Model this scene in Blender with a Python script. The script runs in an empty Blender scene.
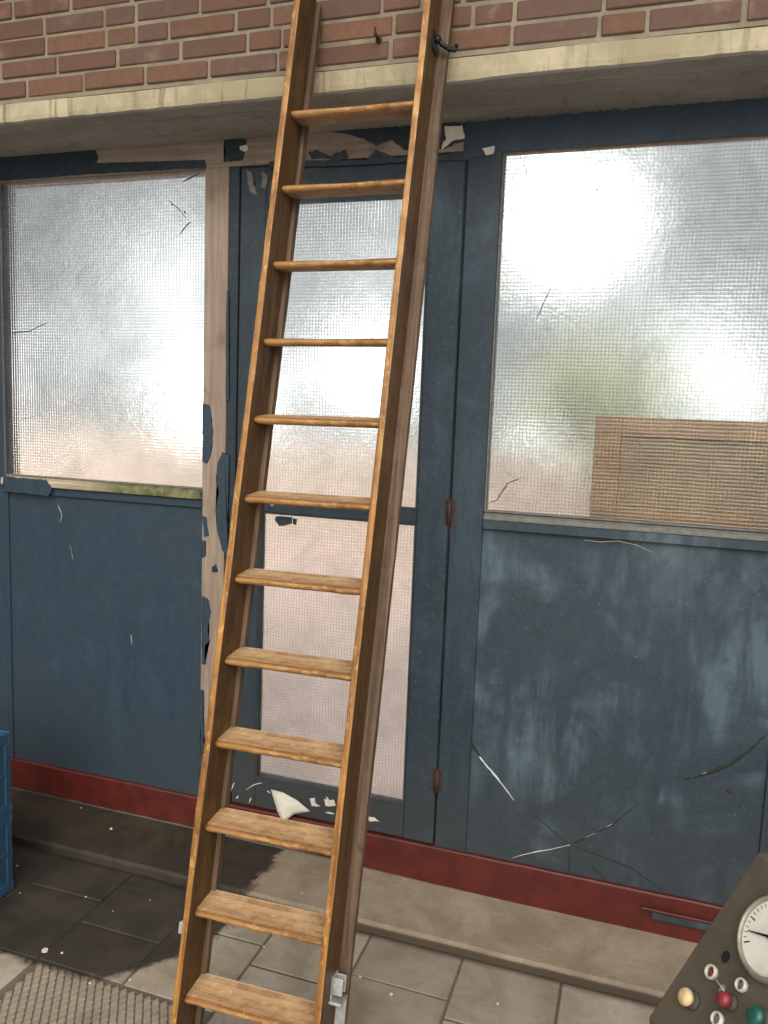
import bpy, bmesh, math, random
from mathutils import Vector, Matrix, noise
random.seed(7)
S = bpy.context.scene
COL = S.collection
W_PX, H_PX, F_PX = 768, 1024, 792.55
R_ = Vector((0.94916694, 0.31246217, 0.0380724))
U_ = Vector((-0.07412684, 0.10433084, 0.99177633))
F_ = Vector((-0.30592046, 0.94418349, -0.12218921))
CAM = Vector((0, -2.3, 1.4924))

# ------------------------------------------------------------------ helpers
def ray(x, y): return R_ * ((x - 384) / F_PX) + U_ * ((512 - y) / F_PX) + F_
def on_wall(x, y, Y=0.0):
    d = ray(x, y); return CAM + d * ((Y - CAM.y) / d.y)
def on_floor(x, y, Z=0.0):
    d = ray(x, y); return CAM + d * ((Z - CAM.z) / d.z)

def empty(name, loc=(0, 0, 0), mat=None):
    o = bpy.data.objects.new(name, None); COL.objects.link(o)
    o.empty_display_size = .1
    if mat is not None: o.matrix_world = mat
    else: o.location = loc
    return o
def tag(o, label, cat, group=None, kind=None):
    o['label'] = label; o['category'] = cat
    if group: o['group'] = group
    if kind: o['kind'] = kind
    return o

class MB:
    def __init__(s): s.bm = bmesh.new()
    def box(s, x0, x1, y0, y1, z0, z1, mi=0, bevel=0, seg=1):
        b = s.bm
        v = [b.verts.new(p) for p in ((x0,y0,z0),(x1,y0,z0),(x1,y1,z0),(x0,y1,z0),(x0,y0,z1),(x1,y0,z1),(x1,y1,z1),(x0,y1,z1))]
        fs = [b.faces.new([v[i] for i in q]) for q in ((0,3,2,1),(4,5,6,7),(0,1,5,4),(1,2,6,5),(2,3,7,6),(3,0,4,7))]
        for f in fs: f.material_index = mi
        if bevel:
            es = list({e for f in fs for e in f.edges})
            r = bmesh.ops.bevel(b, geom=es, offset=bevel, segments=seg, profile=.5, affect='EDGES', clamp_overlap=True)
            for f in r['faces']: f.material_index = mi
        return s
    def hexa(s, p, mi=0, bevel=0, seg=1):
        b = s.bm; v = [b.verts.new(q) for q in p]
        fs = [b.faces.new([v[i] for i in q]) for q in ((0,3,2,1),(4,5,6,7),(0,1,5,4),(1,2,6,5),(2,3,7,6),(3,0,4,7))]
        for f in fs: f.material_index = mi
        if bevel:
            es = list({e for f in fs for e in f.edges})
            bmesh.ops.bevel(b, geom=es, offset=bevel, segments=seg, profile=.5, affect='EDGES', clamp_overlap=True)
        return s
    def prism(s, pts, off, mi=0):
        """closed polygon (3-D points) pushed along off"""
        b = s.bm; off = Vector(off)
        a = [b.verts.new(p) for p in pts]; c = [b.verts.new(Vector(p) + off) for p in pts]
        n = len(a); fs = [b.faces.new(a), b.faces.new(c[::-1])]
        for i in range(n):
            j = (i + 1) % n; fs.append(b.faces.new((a[j], a[i], c[i], c[j])))
        for f in fs: f.material_index = mi
        return s
    def tube(s, pts, rad, n=8, mi=0):
        b = s.bm; pts = [Vector(p) for p in pts]; rings = []
        for i, p in enumerate(pts):
            t = (pts[min(i+1, len(pts)-1)] - pts[max(i-1, 0)]).normalized()
            a = t.orthogonal().normalized() if i == 0 else (a - t * a.dot(t)).normalized()
            c = t.cross(a); r = rad[i] if isinstance(rad, (list, tuple)) else rad
            rings.append([b.verts.new(p + (a * math.cos(6.28318*k/n) + c * math.sin(6.28318*k/n)) * r) for k in range(n)])
        fs = []
        for i in range(len(rings)-1):
            for k in range(n):
                fs.append(b.faces.new((rings[i][k], rings[i][(k+1)%n], rings[i+1][(k+1)%n], rings[i+1][k])))
        for f in fs: f.smooth = True
        fs.append(b.faces.new(rings[0][::-1])); fs.append(b.faces.new(rings[-1]))
        for f in fs: f.material_index = mi
        return s
    def lathe(s, prof, n=32, mat=None, mi=0, closed=False):
        """prof: (radius, height) pairs about z, moved by mat"""
        b = s.bm; mat = mat or Matrix()
        rings = [[b.verts.new(mat @ Vector((r*math.cos(6.28318531*k/n), r*math.sin(6.28318531*k/n), h))) for k in range(n)] for r, h in prof]
        m = len(rings)
        for i in range(m if closed else m-1):
            A, B = rings[i], rings[(i+1) % m]
            for k in range(n):
                f = b.faces.new((A[k], A[(k+1)%n], B[(k+1)%n], B[k])); f.smooth = True; f.material_index = mi
        if not closed:
            for rg in (rings[0][::-1], rings[-1]):
                f = b.faces.new(rg); f.material_index = mi
        return s
    def build(s, name, mats, parent=None, smooth=False, fix=True, bevel_mod=0):
        me = bpy.data.meshes.new(name)
        if fix: bmesh.ops.recalc_face_normals(s.bm, faces=s.bm.faces)
        s.bm.to_mesh(me); s.bm.free()
        for m in (mats if isinstance(mats, (list, tuple)) else [mats]): me.materials.append(m)
        if smooth:
            for p in me.polygons: p.use_smooth = True
        o = bpy.data.objects.new(name, me); COL.objects.link(o)
        if parent: o.parent = parent
        if bevel_mod:
            md = o.modifiers.new('bevel', 'BEVEL'); md.width = bevel_mod; md.segments = 2; md.limit_method = 'ANGLE'
        return o

# ------------------------------------------------------------------ materials
class NT:
    def __init__(s, name):
        s.m = bpy.data.materials.new(name); s.m.use_nodes = True
        s.t = s.m.node_tree; s.t.nodes.clear()
        s.out = s.n('ShaderNodeOutputMaterial')
    def n(s, typ, ins=None, **kw):
        nd = s.t.nodes.new(typ)
        for k, v in kw.items(): setattr(nd, k, v)
        for k, v in (ins or {}).items(): s.set(nd.inputs[k], v)
        return nd
    def set(s, sock, v):
        if isinstance(v, bpy.types.NodeSocket): s.t.links.new(v, sock)
        elif isinstance(v, bpy.types.Node): s.t.links.new(v.outputs[0], sock)
        else:
            if isinstance(v, (tuple, list)) and len(v) == 3 and sock.type == 'RGBA': v = (*v, 1)
            sock.default_value = v
    def math(s, op, a, b=0.0, clamp=False):
        return s.n('ShaderNodeMath', {0: a, 1: b}, operation=op, use_clamp=clamp).outputs[0]
    def mix(s, f, a, b, blend='MIX'):
        nd = s.n('ShaderNodeMix', data_type='RGBA', blend_type=blend)
        s.set(nd.inputs['Factor'], f); s.set(nd.inputs[6], a); s.set(nd.inputs[7], b)
        return nd.outputs[2]
    def co(s, kind='Object', scale=(1, 1, 1), rot=(0, 0, 0)):
        tc = s.n('ShaderNodeTexCoord')
        return s.n('ShaderNodeMapping', {'Vector': tc.outputs[kind], 'Scale': scale, 'Rotation': rot}).outputs[0]
    def noise(s, vec, scale=5, detail=4, rough=.6, dist=0):
        return s.n('ShaderNodeTexNoise', {'Vector': vec, 'Scale': scale, 'Detail': detail, 'Roughness': rough, 'Distortion': dist}).outputs[0]
    def ramp(s, f, lo, hi, a=0.0, b=1.0):
        if lo > hi: lo, hi, a, b = hi, lo, b, a
        return s.n('ShaderNodeMapRange', {0: f, 1: lo, 2: hi, 3: a, 4: b}, interpolation_type='SMOOTHSTEP').outputs[0]
    def bump(s, h, strength=.3, dist=.01):
        return s.n('ShaderNodeBump', {'Height': h, 'Strength': strength, 'Distance': dist}).outputs[0]
    def pbsdf(s, **kw):
        nd = s.n('ShaderNodeBsdfPrincipled')
        for k, v in kw.items(): s.set(nd.inputs[k.replace('_', ' ')], v)
        s.t.links.new(nd.outputs[0], s.out.inputs[0]); return nd

def blue_paint(name, dark=(.021, .039, .060), light=(.043, .075, .104), amount=.5, dirt=.5):
    k = NT(name); c = k.co()
    sx = k.co(scale=(6, 6, 1.1))
    big = k.noise(c, 3.2, 6, .62, .6); streak = k.noise(sx, 2.2, 5, .65, .3); fine = k.noise(c, 60, 3, .6)
    f = k.math('MULTIPLY', k.ramp(big, .44, .66), k.ramp(streak, .35, .7))
    f = k.math('MULTIPLY', f, amount * 1.6, True)
    col = k.mix(f, dark, light)
    col = k.mix(k.math('MULTIPLY', k.ramp(fine, .35, .8), .35), col, (.050, .067, .078))
    spk = k.noise(c, 150, 2, .5); col = k.mix(k.math('MULTIPLY', k.ramp(spk, .70, .76), .55), col, (.20, .21, .20))
    d = k.math('MULTIPLY', k.ramp(k.noise(c, 7, 5, .7, 1.0), .55, .75), dirt)
    col = k.mix(d, col, (.022, .024, .024))
    z = k.n('ShaderNodeSeparateXYZ', {0: k.n('ShaderNodeNewGeometry').outputs['Position']}).outputs[2]
    gr = k.math('MULTIPLY', k.ramp(k.math('ADD', z, k.math('MULTIPLY', big, .5)), .85, .40), .55)
    col = k.mix(k.math('MULTIPLY', gr, dirt * 1.6), col, (.050, .049, .045))
    b = k.bump(k.math('ADD', streak, k.math('MULTIPLY', fine, .4)), .18, .004)
    k.pbsdf(Base_Color=col, Roughness=k.ramp(big, .3, .7, .62, .42), Normal=b, Specular_IOR_Level=.35)
    return k.m

def bare_wood(name, a=(.205, .150, .115), b=(.30, .235, .185), axis='z'):
    k = NT(name); sc = {'z': (40, 40, 2.2), 'x': (2.2, 40, 40)}[axis]
    g = k.noise(k.co(scale=sc), 1.6, 6, .65, .8); blot = k.noise(k.co(), 9, 4, .6)
    col = k.mix(k.ramp(g, .3, .7), a, b)
    col = k.mix(k.math('MULTIPLY', k.ramp(blot, .5, .75), .6), col, (.135, .082, .058))
    k.pbsdf(Base_Color=col, Roughness=.85, Normal=k.bump(g, .35, .003))
    return k.m

def varnish(name, dark, mid, light, wear=.3, rough=.38, axis='z', sc=1.0):
    k = NT(name)
    s = {'z': (46, 46, 1.6), 'x': (1.6, 46, 46)}[axis]
    g = k.noise(k.co(scale=tuple(q*sc for q in s)), 1.3, 7, .62, 1.6)
    w = k.noise(k.co(scale=tuple(q*.5*sc for q in s)), 1.0, 5, .7, .7)
    blot = k.noise(k.co(), 14, 5, .7)
    col = k.mix(k.ramp(g, .36, .66), dark, mid)
    f = k.math('MULTIPLY', k.ramp(k.math('ADD', k.math('MULTIPLY', w, .55), k.math('MULTIPLY', blot, .45)), .48, .66), wear, True)
    col = k.mix(f, col, light)
    col = k.mix(k.math('MULTIPLY', k.ramp(k.noise(k.co(), 30, 3, .6), .64, .78), .6), col, tuple(q*.35 for q in dark))
    if wear > .5:
        nick = k.noise(k.co(scale=(1, 1, .45) if axis == 'z' else (.5, 1, 1)), 75, 4, .7)
        col = k.mix(k.math('MULTIPLY', k.ramp(nick, .57, .68), .40), col, tuple(min(.9, q*1.35) for q in light))
        col = k.mix(k.math('MULTIPLY', k.ramp(nick, .43, .34), .50), col, tuple(q*.4 for q in dark))
        col = k.mix(k.math('MULTIPLY', k.ramp(k.noise(k.co(), 22, 6, .75, .8), .55, .72), .5), col, tuple(q*.62 for q in dark))
    k.pbsdf(Base_Color=col, Roughness=k.ramp(blot, .3, .7, rough+.2, rough), Normal=k.bump(k.math('ADD', g, k.math('MULTIPLY', blot, .5)), .25, .003), Specular_IOR_Level=.4)
    return k.m

def plain(name, col, rough=.6, metal=0.0, var=.25, sc=30, bump=.1):
    k = NT(name); n1 = k.noise(k.co(), sc, 5, .65)
    c2 = tuple(q * (1 - var) for q in col)
    k.pbsdf(Base_Color=k.mix(k.ramp(n1, .3, .7), c2, col), Roughness=rough, Metallic=metal, Normal=k.bump(n1, bump, .002))
    return k.m

def glass_mat(name, rough=.17, pitch=.0102):
    k = NT(name)
    tc = k.n('ShaderNodeTexCoord').outputs['Object']
    wob = k.noise(tc, 9, 3, .5)
    sep = k.n('ShaderNodeSeparateXYZ', {0: tc})
    w2 = math.pi / pitch
    def ab(sock, ph):
        a = k.math('ADD', k.math('MULTIPLY', sock, w2), k.math('MULTIPLY', wob, 1.6))
        return k.math('ABSOLUTE', k.math('SINE', k.math('ADD', a, ph)))
    sx, sz = ab(sep.outputs[0], 0), ab(sep.outputs[2], .7)
    mn = k.math('ADD', k.math('MULTIPLY', k.math('POWER', sz, .7), .95), k.math('MULTIPLY', k.math('POWER', sx, .7), .38))
    h = k.math('ADD', mn, k.math('MULTIPLY', k.noise(tc, 60, 2, .5), .55))
    nrm = k.bump(h, .42, .0042)
    dirt = k.noise(tc, 5, 5, .65, .4)
    joint = k.ramp(k.math('MINIMUM', sx, sz), .05, .42)
    tint = k.mix(joint, (.78, .78, .76), k.mix(k.ramp(dirt, .35, .75), (.93, .95, .94), (.80, .82, .81)))
    g = k.n('ShaderNodeBsdfGlass', {'Color': tint, 'Roughness': rough, 'IOR': 1.45, 'Normal': nrm}, distribution='MULTI_GGX')
    d = k.n('ShaderNodeBsdfTranslucent', {'Color': (.75, .75, .73), 'Normal': nrm})
    mx = k.n('ShaderNodeMixShader', {0: .05, 1: g.outputs[0], 2: d.outputs[0]})
    k.t.links.new(mx.outputs[0], k.out.inputs[0])
    return k.m

M = {}
M['blue'] = blue_paint('faded blue paint', amount=.30, dirt=.25)
M['blue_worn'] = blue_paint('worn blue paint', dark=(.020, .035, .049), light=(.072, .108, .132), amount=.95, dirt=.35)
M['blue_dark'] = blue_paint('deep blue paint', dark=(.013, .023, .033), light=(.030, .048, .064), amount=.4, dirt=.6)
M['blue_post'] = blue_paint('blue post paint', dark=(.015, .029, .043), light=(.038, .066, .088), amount=.6, dirt=.5)
M['blue_door'] = blue_paint('blue door paint', dark=(.017, .029, .040), light=(.036, .057, .072), amount=.5, dirt=.7)
M['bare'] = bare_wood('bare weathered wood')
M['barex'] = bare_wood('bare weathered wood rail', axis='x')
M['red'] = plain('oxide red paint', (.098, .0125, .0085), .5, 0, .40, 14, .15)
M['front'] = varnish('worn amber varnish edge with painted light', (.17, .070, .015), (.35, .170, .042), (.55, .32, .11), .55, .33)  # real edge wear, plus light on the forward edge mixed into the amber
M['face'] = varnish('brown varnish board', (.048, .022, .007), (.108, .054, .017), (.18, .10, .036), .30, .40)
M['batten'] = varnish('dull brown batten', (.065, .037, .021), (.135, .082, .048), (.20, .135, .085), .4, .5)
M['tread'] = varnish('worn tread wood', (.25, .135, .057), (.42, .255, .125), (.58, .41, .24), .8, .55, axis='x', sc=.8)
M['metal'] = plain('dull galvanised metal', (.55, .55, .54), .42, .6, .3, 60)
M['black_metal'] = plain('blackened steel', (.02, .02, .024), .4, .5, .4, 60)
M['rust'] = plain('rusty steel', (.055, .032, .022), .75, .2, .5, 50)
M['crate'] = plain('blue crate plastic', (.022, .072, .135), .5, 0, .3, 20)
M['console'] = plain('olive grey panel paint', (.088, .074, .055), .55, 0, .28, 12, .12)
M['white_plastic'] = plain('ivory ring plastic', (.52, .49, .42), .5, 0, .35, 90)
M['cream_cap'] = plain('yellowed cap plastic', (.62, .46, .24), .45, 0, .35, 90)
M['red_cap'] = plain('red cap plastic', (.24, .028, .032), .42, 0, .3, 60)
M['green_cap'] = plain('green cap plastic', (.01, .10, .075), .3, 0, .3, 60)
M['grey_lens'] = plain('grey lens', (.22, .20, .18), .25, 0, .3, 80)
M['black'] = plain('black recess', (.004, .004, .004), .8)
M['flake'] = plain('pale paint flake', (.62, .58, .50), .7, 0, .15, 40)
M['flake_blue'] = M['blue']
M['crack'] = plain('pale crack edge', (.60, .60, .56), .8)
M['crack_dark'] = plain('dark crack', (.016, .018, .012), .8)
M['stalk'] = plain('dry straw', (.32, .27, .18), .8)
M['line'] = plain('dark joint', (.008, .011, .014), .9)
M['putty'] = plain('old grey putty', (.16, .155, .14), .85, 0, .35, 40)
M['glass'] = glass_mat('grid textured glass')
M['frame_wood'] = varnish('pine panel wood', (.42, .23, .115), (.54, .32, .17), (.60, .40, .24), .4, .55, axis='x')
M['frame_panel'] = plain('plywood panel', (.45, .30, .17), .7, 0, .12, 6)
M['collar'] = plain('dusty dark collar', (.055, .047, .038), .7, 0, .3, 60)
M['dial'] = plain('aged dial face', (.64, .61, .55), .5, 0, .2, 22)
M['bezel'] = plain('worn chrome bezel', (.34, .31, .27), .45, .5, .35, 40)

def moss_wood():
    k = NT('mossy bare sill'); c = k.co(); sep = k.n('ShaderNodeSeparateXYZ', {0: c})
    g = k.noise(k.co(scale=(3, 40, 40)), 1.5, 6, .65, .8); n2 = k.noise(c, 26, 5, .7)
    col = k.mix(k.ramp(g, .3, .7), (.26, .20, .14), (.46, .39, .29))
    m = k.ramp(k.math('ADD', sep.outputs[0], k.math('MULTIPLY', n2, .30)), -1.72, -1.55)
    col = k.mix(k.math('MULTIPLY', m, .9), col, k.mix(k.ramp(n2, .4, .65), (.055, .065, .018), (.20, .20, .085)))
    k.pbsdf(Base_Color=col, Roughness=.9, Normal=k.bump(n2, .4, .004)); return k.m
M['moss'] = moss_wood()

def concrete(name, a, b, stain, sc=5, st=.5, dx=1.0):
    k = NT(name); c = k.co(scale=(dx, 1, 1))
    n1 = k.noise(c, sc, 7, .68, .3); n2 = k.noise(c, sc*9, 5, .7); n3 = k.noise(k.co(scale=(7, 3, .6)), 3.5, 5, .65, .5)
    col = k.mix(k.ramp(n1, .35, .68), a, b)
    col = k.mix(k.math('MULTIPLY', k.ramp(n3, .52, .70), st), col, stain)
    col = k.mix(k.math('MULTIPLY', k.ramp(n2, .58, .75), .5), col, stain)
    k.pbsdf(Base_Color=col, Roughness=.9, Normal=k.bump(k.math('ADD', n1, n2), .5, .006)); return k.m
M['lintel'] = concrete('lit lintel front concrete', (.31, .26, .165), (.46, .40, .27), (.13, .10, .06), 5, .8)  # same concrete as the soffit, coloured lighter and warmer as if lit
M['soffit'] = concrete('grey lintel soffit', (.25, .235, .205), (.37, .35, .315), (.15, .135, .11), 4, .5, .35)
M['mortar'] = concrete('sandy mortar', (.20, .168, .118), (.29, .245, .175), (.15, .12, .085), 12, .2)

def brick_mat():
    k = NT('weathered red brick'); at = k.n('ShaderNodeAttribute', attribute_name='tint')
    n1 = k.noise(k.co(), 40, 6, .7); n2 = k.noise(k.co(), 9, 4, .6)
    col = k.mix(k.math('MULTIPLY', k.ramp(n1, .4, .72), .5), at.outputs['Color'], (.10, .048, .032))
    col = k.mix(k.math('MULTIPLY', k.ramp(n2, .55, .78), .4), col, (.34, .26, .18))
    k.pbsdf(Base_Color=col, Roughness=.9, Normal=k.bump(n1, .5, .004)); return k.m
M['brick'] = brick_mat()

def floor_mat(name='damp paving concrete', mat_mode=False):
    k = NT(name); geo = k.n('ShaderNodeNewGeometry').outputs['Position']
    sep = k.n('ShaderNodeSeparateXYZ', {0: geo}); X, Y = sep.outputs[0], sep.outputs[1]
    n1 = k.noise(geo, 6, 7, .68, .4); n2 = k.noise(geo, 55, 5, .7); n3 = k.noise(geo, 17, 5, .65, .6)
    if mat_mode: a, b = (.20, .165, .125), (.30, .255, .20)
    else: a, b = (.26, .222, .175), (.40, .35, .29)
    col = k.mix(k.ramp(n1, .32, .68), a, b)
    if not mat_mode:
        at = k.n('ShaderNodeAttribute', attribute_name='tint')
        col = k.mix(1.0, col, at.outputs['Color'], 'MULTIPLY')
    col = k.mix(k.math('MULTIPLY', k.ramp(n2, .55, .75), .45), col, (.11, .09, .068))
    if not mat_mode:
        darkening = k.math('MULTIPLY', k.ramp(sep.outputs[2], .021, .012), k.ramp(Y, -.30, -.268))  # brown tone low on the kerb's front edge
        col = k.mix(k.math('MULTIPLY', darkening, .95), col, (.052, .037, .024))
    # damp patch: the ground left of a wavering line, back from the mat's edge
    wob = k.math('MULTIPLY', k.math('SUBTRACT', n3, .5), .13)
    ex = k.math('SUBTRACT', -1.045, k.math('ADD', X, wob))
    skew = k.math('MULTIPLY', k.math('MAXIMUM', k.math('ADD', X, 1.25), 0.0), 1.15)
    ey = k.math('SUBTRACT', k.math('ADD', k.math('ADD', Y, .725), k.math('MULTIPLY', wob, .8)), skew)
    wet = k.math('MULTIPLY', k.ramp(ex, -.012, .022), k.ramp(ey, -.012, .03))
    col = k.mix(k.math('MULTIPLY', wet, .95), col, k.mix(k.ramp(n1, .35, .7), (.013, .0100, .0068), (.031, .0245, .017)))
    if not mat_mode:
        mo = k.math('MULTIPLY', k.ramp(Y, -.22, -.02), k.ramp(X, -1.1, -1.5))
        mo = k.math('MULTIPLY', mo, k.ramp(n3, .42, .62))
        col = k.mix(k.math('MULTIPLY', mo, .7), col, (.062, .050, .018))
    rough = k.math('SUBTRACT', .92, k.math('MULTIPLY', wet, .30))
    k.pbsdf(Base_Color=col, Roughness=rough, Normal=k.bump(k.math('ADD', n1, k.math('MULTIPLY', n2, .6)), .35, .005)); return k.m
M['paving'] = floor_mat()
M['matfloor'] = floor_mat('ribbed mat rubber', True)

def leaf_mat():
    k = NT('shrub leaves'); n = k.noise(k.co(), 7, 3, .6)
    k.pbsdf(Base_Color=k.mix(k.ramp(n, .3, .7), (.30, .36, .20), (.50, .54, .36)), Roughness=.6); return k.m
M['leaf'] = leaf_mat()
M['yard'] = plain('pink yard pavers', (.84, .63, .57), .85, 0, .2, 3)
M['gwall'] = plain('pale rendered garden wall', (.74, .63, .57), .85, 0, .15, 3)
M['post'] = plain('grey green post paint', (.72, .80, .80), .7)
M['stem'] = plain('shrub stem bark', (.12, .09, .06), .9)

# ------------------------------------------------------------------ ragged paint patches
def ragged(pts, Y, amp=.0025, step=.006, seed=0):
    """pixel outline -> ragged closed outline on the plane y = Y (real positions on that plane)"""
    P = [on_wall(x, y, Y) for x, y in pts]; out = []
    for i, p in enumerate(P):
        q = P[(i+1) % len(P)]; n = max(1, int((q-p).length / step))
        for j in range(n):
            r = p.lerp(q, j/n)
            d = noise.noise_vector(Vector((r.x*90+seed, r.z*90, 0))) + .6*noise.noise_vector(Vector((r.x*260, r.z*260+seed, 3)))
            out.append(Vector((r.x + d.x*amp*1.6, Y, r.z + d.z*amp*1.6)))
    return out
def patch(name, pts, Y, mat, parent, thick=.0012, amp=.0025, seed=0, step=.006):
    b = MB(); b.prism(ragged(pts, Y, amp, step, seed), (0, -thick, 0))
    bmesh.ops.triangulate(b.bm, faces=[f for f in b.bm.faces if len(f.verts) > 4], ngon_method='EAR_CLIP')
    return b.build(name, mat, parent)
def strip(name, pts, Y, w, mat, parent):
    P = []
    for i in range(len(pts)-1):
        a, c = on_wall(*pts[i], Y), on_wall(*pts[i+1], Y); n = max(2, int((c-a).length/.012))
        P += [a.lerp(c, j/n) for j in range(n)]
    P.append(on_wall(*pts[-1], Y))
    P = [p + noise.noise_vector(p*70)*.0022*Vector((1, 0, 1)) for p in P]
    m = len(P)
    rad = [max(.0003, w * (.35 + .65*math.sin(math.pi*min(1, max(0, (i+.5)/m)))) * (.7+.6*random.random())) for i in range(m)]
    return MB().tube(P, rad, 5).build(name, mat, parent)

# ------------------------------------------------------------------ setting: wall, lintel, floor
ZT = .025                                 # top of the concrete threshold
BX0, BX1 = -2.36, .62                     # the opening the woodwork stands in
YB = -.275                                # face of the brickwork
def brick_wall():
    b = MB()
    # mortar body (with the opening left free)
    b.box(-4.2, 4.2, YB+.006, .06, 2.3785, 3.35, 1)
    b.box(-4.2, BX0, YB+.007, .06, 0, 2.378, 1); b.box(BX1, 4.2, YB+.007, .06, 0, 2.378, 1)
    col = {}
    rnd = random.Random(3); pitch, hh = .0562, .0458
    for r in range(-43, 18):
        z0 = 2.391 + r*pitch
        if z0 < .0: continue
        x = -3.3 + rnd.uniform(-.2, 0)
        xs_end = 2.2
        while x < xs_end:
            L = .196 if rnd.random() < .76 else .093
            L += rnd.uniform(-.004, .004)
            x0, x1 = x, x+L
            x = x1 + rnd.uniform(.009, .013)
            if z0 < 2.378:
                if x1 > BX0 and x0 < BX0: x1 = BX0
                elif x0 < BX1 and x1 > BX1: x0 = BX1
                elif x0 >= BX0 and x1 <= BX1: continue
                if x1-x0 < .03: continue
            n0 = len(b.bm.faces)
            dz = rnd.uniform(-.0015, .0015); dy = rnd.uniform(-.0015, .0025)
            b.box(x0, x1, YB+dy, YB+.02, z0+dz, z0+hh+dz+rnd.uniform(-.002, .002), 0, .0028)
            t = rnd.random(); base = Vector((.180, .090, .054)).lerp(Vector((.115, .060, .039)), t)
            if rnd.random() < .2: base = Vector((.125, .072, .054))
            b.bm.faces.ensure_lookup_table()
            for i in range(n0, len(b.bm.faces)): col[i] = base
    lay = b.bm.loops.layers.color.new('tint')
    b.bm.faces.ensure_lookup_table()
    for i, f in enumerate(b.bm.faces):
        c = col.get(f.index if f.index >= 0 else i, Vector((.4, .33, .22)))
        for l in f.loops: l[lay] = (c[0]**(1/2.2), c[1]**(1/2.2), c[2]**(1/2.2), 1)
    return b.build('wall_front', [M['brick'], M['mortar']])
tag(brick_wall(), 'weathered red brick wall with sandy mortar above the lintel', 'wall', kind='structure')

def lintel():
    b = MB(); bm = b.bm
    # cross-section swept along x with a chipped, uneven lower arris
    xs = [-2.7 + i*.02 for i in range(int(3.8/.02)+1)]
    rows = []
    for x in xs:
        n = noise.noise(Vector((x*5, 0, 0)))*.0016 + noise.noise(Vector((x*24, 4, 0)))*.0026 + noise.noise(Vector((x*60, 5, 0)))*.0015
        m = noise.noise(Vector((x*9, 7, 0)))*.004
        top = 2.3735 + noise.noise(Vector((x*3, 9, 1)))*.0025
        dip = .007*math.exp(-((x+.53)/.10)**2)
        prof = [(YB-.002, top), (YB-.004+m*.3, 2.335), (YB-.002, 2.323-dip*.6+n), (YB+.006, 2.319-dip*.5+n), (YB+.07+m*4, 2.3185+n*.3), (YB+.085+m*5, 2.3225), (.02, 2.3225), (.09, 2.3225), (.09, 2.376)]
        rows.append([bm.verts.new((x, y, z)) for y, z in prof])
    for A, B in zip(rows, rows[1:]):
        n = len(A)
        for i in range(n):
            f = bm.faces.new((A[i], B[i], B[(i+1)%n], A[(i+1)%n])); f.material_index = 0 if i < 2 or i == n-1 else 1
    bm.faces.new(rows[0][::-1]); bm.faces.new(rows[-1])
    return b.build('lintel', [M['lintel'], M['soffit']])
tag(lintel(), 'concrete lintel with cream light painted on its front and chipped lower edge under the bricks', 'lintel', kind='structure')

def floor():
    b = MB(); b.box(-4.2, 4.2, -4.5, .3, -.12, -.0042, 1)
    rnd = random.Random(5); P = .270; g = .0035; col = {}
    xs = [-.105 + P*i for i in range(-14, 14)]
    offs = {}
    for ci, x in enumerate(xs):
        off = [0, .135][ci % 2] + (.03 if ci % 3 == 0 else 0)
        y = -.2705
        first = -.43 - off*.6
        ys = [(-.2705, first)]
        while ys[-1][1] > -3.6: ys.append((ys[-1][1], ys[-1][1]-P))
        for (ya, yb) in ys:
            x0, x1 = x+g, x+P-g
            y0, y1 = yb+g, ya-g
            # the ribbed mat lies in a sunk bay
            if x1 > MX0 and x0 < MX1 and y0 < MY1 and y1 > MY0:
                if x0 < MX0 - .02: x1 = MX0-.003
                elif x1 > MX1 + .02 and x0 < MX1: x0 = MX1+.003
                elif y1 > MY1 + .02: y0 = MY1+.004
                else: continue
                if x1-x0 < .02 or y1-y0 < .02: continue
            n0 = len(b.bm.faces); h = rnd.uniform(-.0025, .0005)
            t1, t2 = rnd.uniform(-.0015, .0015), rnd.uniform(-.0015, .0015)
            v = [(x0,y0,-.03),(x1,y0,-.03),(x1,y1,-.03),(x0,y1,-.03),(x0,y0,h+t1),(x1,y0,h-t1),(x1,y1,h+t2),(x0,y1,h-t2)]
            b.hexa(v, 0, .003, 2)
            t = rnd.uniform(.82, 1.12)
            for i in range(n0, len(b.bm.faces)): col[i] = t
    lay = b.bm.loops.layers.color.new('tint'); b.bm.faces.ensure_lookup_table()
    for i, f in enumerate(b.bm.faces):
        t = col.get(i, .62)
        for l in f.loops: l[lay] = (min(1, t), min(1, t*.99), min(1, t*.97), 1)
    return b.build('floor', [M['paving'], M['paving']])
MX0, MX1, MY0, MY1 = -1.445, -.93, -2.0, -.698
tag(floor(), 'grey concrete paving slabs, damp and dark on one side', 'floor', kind='structure')

def kerb():
    b = MB(); bm = b.bm; rows = []
    xs = [BX0-.1 + i*.03 for i in range(int((BX1-BX0+.2)/.03)+1)]
    for x in xs:
        n = noise.noise(Vector((x*6, 1, 0)))*.004 + noise.noise(Vector((x*25, 3, 0)))*.002
        z = ZT + noise.noise(Vector((x*2, 5, 0)))*.002
        rows.append([bm.verts.new(p) for p in ((x, .3, z), (x, -.1, z+n*.2), (x, -.252+n, z), (x, -.262+n, z-.006), (x, -.266+n*1.2, -.008), (x, .3, -.008))])
    for A, B in zip(rows, rows[1:]):
        n = len(A)
        for i in range(n): bm.faces.new((A[i], B[i], B[(i+1)%n], A[(i+1)%n]))
    bm.faces.new(rows[0][::-1]); bm.faces.new(rows[-1])
    lay = bm.loops.layers.color.new('tint')
    for f in bm.faces:
        for l in f.loops: l[lay] = (.90, .87, .83, 1)
    return b.build('kerb', M['paving'])
tag(kerb(), 'low concrete threshold strip along the foot of the red plinth', 'threshold', kind='structure')

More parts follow.
